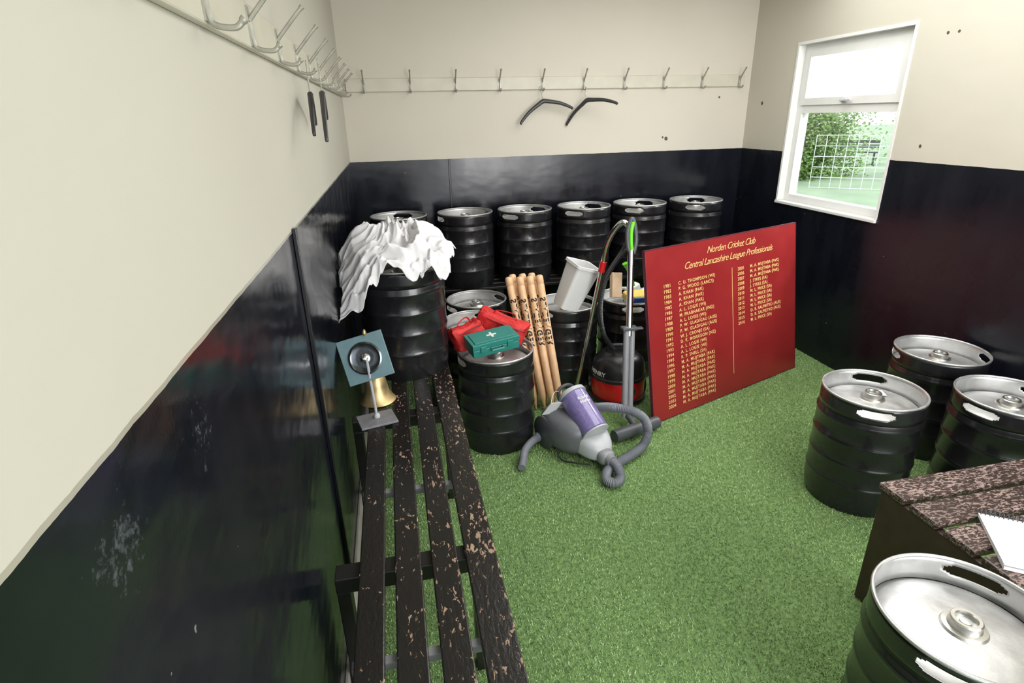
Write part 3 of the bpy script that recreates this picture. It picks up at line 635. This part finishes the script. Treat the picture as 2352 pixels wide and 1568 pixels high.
bm2=bmesh.new(); text_into(bm2,"Russell\nHobbs",.021,Matrix.Identity(4),'CENTER',fn=lambda c:Vector(((.0682+c.z)*math.sin(c.x/.0682),(.0682+c.z)*math.cos(c.x/.0682),-.02-c.y)),offset=.0003); finish("lettering",bm2,M['white'],parent=pv,mat4=cm,smooth=False)
bm=bmesh.new(); tube(bm,[(-.045,.09,.225),(-.04,.105,.270),(0,.105,.288),(.04,.105,.270),(.045,.09,.225)],.009,12); finish("handle",bm,M['dgrey'],parent=pv)
for x in(-.130,.112):
    bm=bmesh.new(); lathe(bm,[(0,-.016),(.07,-.016),(.08,-.01),(.08,.01),(.07,.016),(0,.018)],36,mt=Matrix.Translation((x,.09,.081))@Matrix.Rotation(math.pi/2*(1 if x>0 else -1),4,'Y')); finish("wheel",bm,M['dgrey'],parent=pv)
bm=bmesh.new(); box(bm,(-.11,.06,.215),(.075,.002,.085),Matrix.Rotation(.5,3,'X')@Matrix.Rotation(.3,3,'Y')); finish("swing_tag",bm,M['paper'],parent=pv,smooth=False,label="white cardboard swing tag")
bm=bmesh.new(); tube(bm,[(-.115,.062,.245),(-.08,.09,.275),(-.04,.10,.27)],.0012,6); finish("tag_string",bm,M['white'],parent=pv)
def pvpart(name,pts,rad,mat,**k):
    bm=bmesh.new(); tube(bm,pts,rad,14,**k)
    im=(Matrix.Translation(pv.location)@Matrix.Rotation(hd_,4,'Z')@Matrix.Scale(SC,4)).inverted()
    bmesh.ops.transform(bm,matrix=im,verts=bm.verts[:]); return finish(name,bm,mat,parent=pv)
pvpart("hose",[(.905,2.235,.07),(.930,2.165,.062),(.925,2.105,.036),(.885,2.075,.034),(.858,2.11,.034),(.885,2.17,.034),(.95,2.22,.034),(1.05,2.275,.034),(1.14,2.33,.045),(1.18,2.37,.10),(1.16,2.385,.17),(1.10,2.395,.215),(1.03,2.43,.225),(.98,2.52,.19),(.92,2.67,.10),(.80,2.70,.045),(.70,2.62,.045),(.62,2.52,.05)],.0225,M['hose'],corr=.08)
pvpart("hose_end",[(.63,2.53,.05),(.575,2.47,.058),(.53,2.41,.052),(.508,2.35,.04),(.490,2.30,.032)],.020,M['hose'])
pvpart("cuff",[(.893,2.27,.072),(.920,2.195,.066)],.030,M['grey'],smooth=False)
pvpart("power_cord",[(.70,2.45,.12),(.70,2.36,.02),(.76,2.30,.018),(.83,2.27,.018)],.004,M['plasticblack'])

# ------------------------------------------------------------- cleaning bits on keg
KZ=.532
q=empty("sponge_mop",(1.44,3.20,KZ+.006),"yellow sponge with blue backing on a black keg","sponge",rot=(.25,.1,.25))
bm=bmesh.new(); superell(bm,.095,.045,.026,.35,.35,28,12,mt=Matrix.Translation((0,0,.03))); finish("sponge",bm,M['yellow'],parent=q)
bm=bmesh.new(); box2(bm,(-.06,-.058,.012),(.10,-.048,.05)); finish("backing",bm,M['blue'],parent=q,smooth=False,bevel=.004)
q=empty("cleaning_brush",(1.50,3.38,KZ),"lime green handled cleaning brush standing on keg","brush",rot=(.1,-.35,.3))
bm=bmesh.new(); tube(bm,[(0,0,.05),(.0,0,.16),(-.02,0,.24)],lambda t:.022-.008*math.sin(t*3),14,flat=.6); finish("handle",bm,M['lime'],parent=q)
bm=bmesh.new(); box2(bm,(-.05,-.025,.0),(.05,.025,.055)); finish("bristles",bm,M['white'],parent=q,smooth=False,bevel=.008)
q=empty("wooden_board",(1.35,3.31,KZ),"beige wooden board piece resting on keg","board",rot=(-.2,.2,.5))
bm=bmesh.new(); box2(bm,(-.05,-.012,0),(.05,.012,.16)); finish("board",bm,M['beige'],parent=q,smooth=False,bevel=.003)
q=empty("spray_bottle",(1.56,3.28,KZ),"white plastic spray bottle lying on keg","bottle",rot=(0,1.3,.4))
bm=bmesh.new(); lathe(bm,[(0,0),(.03,.0),(.034,.006),(.034,.10),(.02,.125),(.012,.13),(.012,.15),(0,.15)],28,mt=Matrix.Translation((-.035,0,-.06))); finish("bottle_body",bm,M['white'],parent=q)

# ------------------------------------------------------------- coat rails & hooks
def rail(name,label,a,c2):
    r=empty(name,[(a[i]+c2[i])/2 for i in range(3)],label,"coat rail")
    bm=bmesh.new(); box2(bm,a,c2); worldpart(r,"rail_board",bm,M['rail'],smooth=False,bevel=.004); return r
R1=rail("coat_rail","cream painted wooden coat hook rail on the side wall",(XL,.1,1.785),(XL+.016,YB-.03,1.875))
R2=rail("coat_rail","cream painted wooden coat hook rail on the back wall",(XL+.03,YB-.016,1.815),(XR-.06,YB,1.90))
hm=[None]
def hook(loc,rz,par):
    if hm[0] is None:
        bm=bmesh.new(); box2(bm,(0,-.011,-.045),(.003,.011,.03))
        tube(bm,[(.003,0,.003),(.008,0,.010),(.045,0,.050),(.078,0,.084)],lambda t:.0052 if t<.93 else .0068,10)
        tube(bm,[(.003,0,-.0),(.005,0,-.036),(.013,0,-.050),(.042,0,-.053),(.058,0,-.040)],lambda t:.0052 if t<.93 else .0068,10)
        o=finish("coat_hook",bm,M['hook']); hm[0]=o
    else: o=hm[0].copy(); COL.objects.link(o)
    o["label"]="double-pronged metal coat hook"
    o.parent=par; o.location=Vector(loc)-par.location; o.rotation_euler=(0,0,rz)
for k in range(11): hook((XL+.016,.76+k*.335,1.835),0,R1)
for k in range(10): hook((-.13+.314*k,YB-.016,1.860),-math.pi/2,R2)
def hanger(apex,rot,label,rr=.013):
    h=empty("coat_hanger",apex,label,"coat hanger",rot=rot,group="coat hangers")
    bm=bmesh.new()
    tube(bm,[(-.20,0,-.108),(-.19,0,-.092),(-.12,0,-.045),(-.04,0,-.012),(0,0,0),(.04,0,-.012),(.12,0,-.045),(.19,0,-.092),(.20,0,-.108)],lambda t:rr-.5*rr*abs(2*t-1),10,flat=1.0); finish("hanger_arms",bm,M['hanger'],parent=h)
    bm=bmesh.new(); tube(bm,[(0,0,.005),(0,0,.05),(.012,0,.062),(.018,0,.08),(.010,0,.096),(-.006,0,.098),(-.014,0,.086)],.002,8); finish("hanger_hook",bm,M['hook'],parent=h)
hanger((1.12,YB-.07,1.735),(0,math.radians(-14),0),"black plastic coat hanger hanging tilted from back rail",.016)
hanger((1.44,YB-.10,1.735),(0,math.radians(-20),math.radians(-35)),"black plastic coat hanger turned sideways on back rail",.016)
hanger((XL+.088,2.04,1.720),(0,math.radians(-9),math.radians(94)),"black plastic coat hanger hanging by the side wall",.010)
hanger((XL+.045,2.10,1.720),(0,math.radians(-4),math.radians(95)),"black plastic coat hanger hanging close to wall",.010)

# ------------------------------------------------------------- outside
bm=bmesh.new(); box2(bm,(XR+.12,-6,-.3),(60,60,-.2)); o=finish("ground",bm,M['concrete'],smooth=False,kind="structure")
hg=empty("hedge",(11.6,15.0,-.2),"leafy green hedge standing outside the window","hedge")
bm=bmesh.new()
for k in range(24000):
    t=random.random(); c=Vector((random.gauss(-.3,.95),random.gauss(.2,.45),random.uniform(.0,1.85)))
    c+=Vector((noise.noise(c*1.3),0,noise.noise(c*1.3+Vector((5,5,5)))))*.25; c.z=max(c.z,.02); s_=.05
    a=Vector((random.uniform(-1,1),random.uniform(-1,1),random.uniform(-1,1))).normalized()*s_; b3=a.orthogonal().normalized()*s_*.6
    bm.faces.new([bm.verts.new(c+a),bm.verts.new(c+b3),bm.verts.new(c-a),bm.verts.new(c-b3)])
o=finish("leaves",bm,M['leaf'],parent=hg,smooth=False); o["kind"]="stuff"
fn=empty("mesh_fence",(10.9,12.2,-.2),"white wire mesh fence panel standing outside","fence",rot=(0,0,-.75))
bm=bmesh.new()
for k in range(9): tube(bm,[(-.9+k*.225,0,0),(-.9+k*.225,0,1.25)],.008,6,smooth=False)
for k in range(6): tube(bm,[(-.9,0,.02+k*.245),(.9,0,.02+k*.245)],.008,6,smooth=False)
finish("mesh_panel",bm,M['render'],parent=fn)
bd=empty("outbuilding",(19.5,17.5,-.2),"white rendered outbuilding with a dark window","building",rot=(0,0,-.75))
bm=bmesh.new(); box2(bm,(-1.6,0,0),(5,3,2.6)); finish("building_wall",bm,M['render'],parent=bd,smooth=False)
bm=bmesh.new(); box2(bm,(-1.0,-.03,.35),(-.65,0,.85)); finish("dark_window",bm,M['dgrey'],parent=bd,smooth=False)
bn=empty("garden_bench",(15.9,17.9,-.2),"dark outdoor bench standing on pale grass","bench",rot=(0,0,-.75))
bm=bmesh.new()
for k in range(3): box2(bm,(-.7,-.25+k*.15,.40),(.7,-.14+k*.15,.43))
for k in range(2): box2(bm,(-.7,.22,.55+k*.15),(.7,.25,.65+k*.15))
finish("seat",bm,M['dgrey'],parent=bn,smooth=False)
for x in(-.6,.6):
    bm=bmesh.new(); box2(bm,(x-.03,-.24,0),(x+.03,.22,.4)); finish("leg",bm,M['dgrey'],parent=bn,smooth=False)

# ------------------------------------------------------------- light
w=bpy.data.worlds.new("world"); scene.world=w; w.use_nodes=True; nt=w.node_tree; bg=nt.nodes["Background"]
tc=N(nt,"ShaderNodeTexCoord"); gr=N(nt,"ShaderNodeSeparateXYZ"); nt.links.new(tc.outputs["Generated"],gr.inputs[0])
cr=N(nt,"ShaderNodeValToRGB"); nt.links.new(gr.outputs["Z"],cr.inputs[0]); cr.color_ramp.elements[0].position=0; cr.color_ramp.elements[0].color=(.95,.97,1,1); cr.color_ramp.elements[1].position=.8; cr.color_ramp.elements[1].color=(.80,.90,1,1)
nt.links.new(cr.outputs[0],bg.inputs[0]); bg.inputs[1].default_value=2.2
def area(name,loc,tgt,sx,sy,power,col):
    l=bpy.data.lights.new(name,"AREA"); l.shape='RECTANGLE'; l.size=sx; l.size_y=sy; l.energy=power; l.color=col
    o=bpy.data.objects.new(name,l); COL.objects.link(o); o.location=loc; o.rotation_euler=(Vector(tgt)-Vector(loc)).to_track_quat('-Z','Y').to_euler(); return o
area("window_daylight",(XR+1.5,3.3,3.3),(XR,3.35,1.5),1.4,1.2,300,(1,.99,.98))
area("rear_fill",(1.9,-1.2,1.5),(1.7,3,.7),1.7,1.8,78,(1,.99,.97))  # added soft fill from behind the camera, not a known doorway
area("overhead_fill",(1.75,2.2,2.47),(1.75,2.25,0),1.8,2.6,62,(1,.99,.97))  # added broad fill under the ceiling, stands for no actual fitting
bpy.context.view_layer.update()
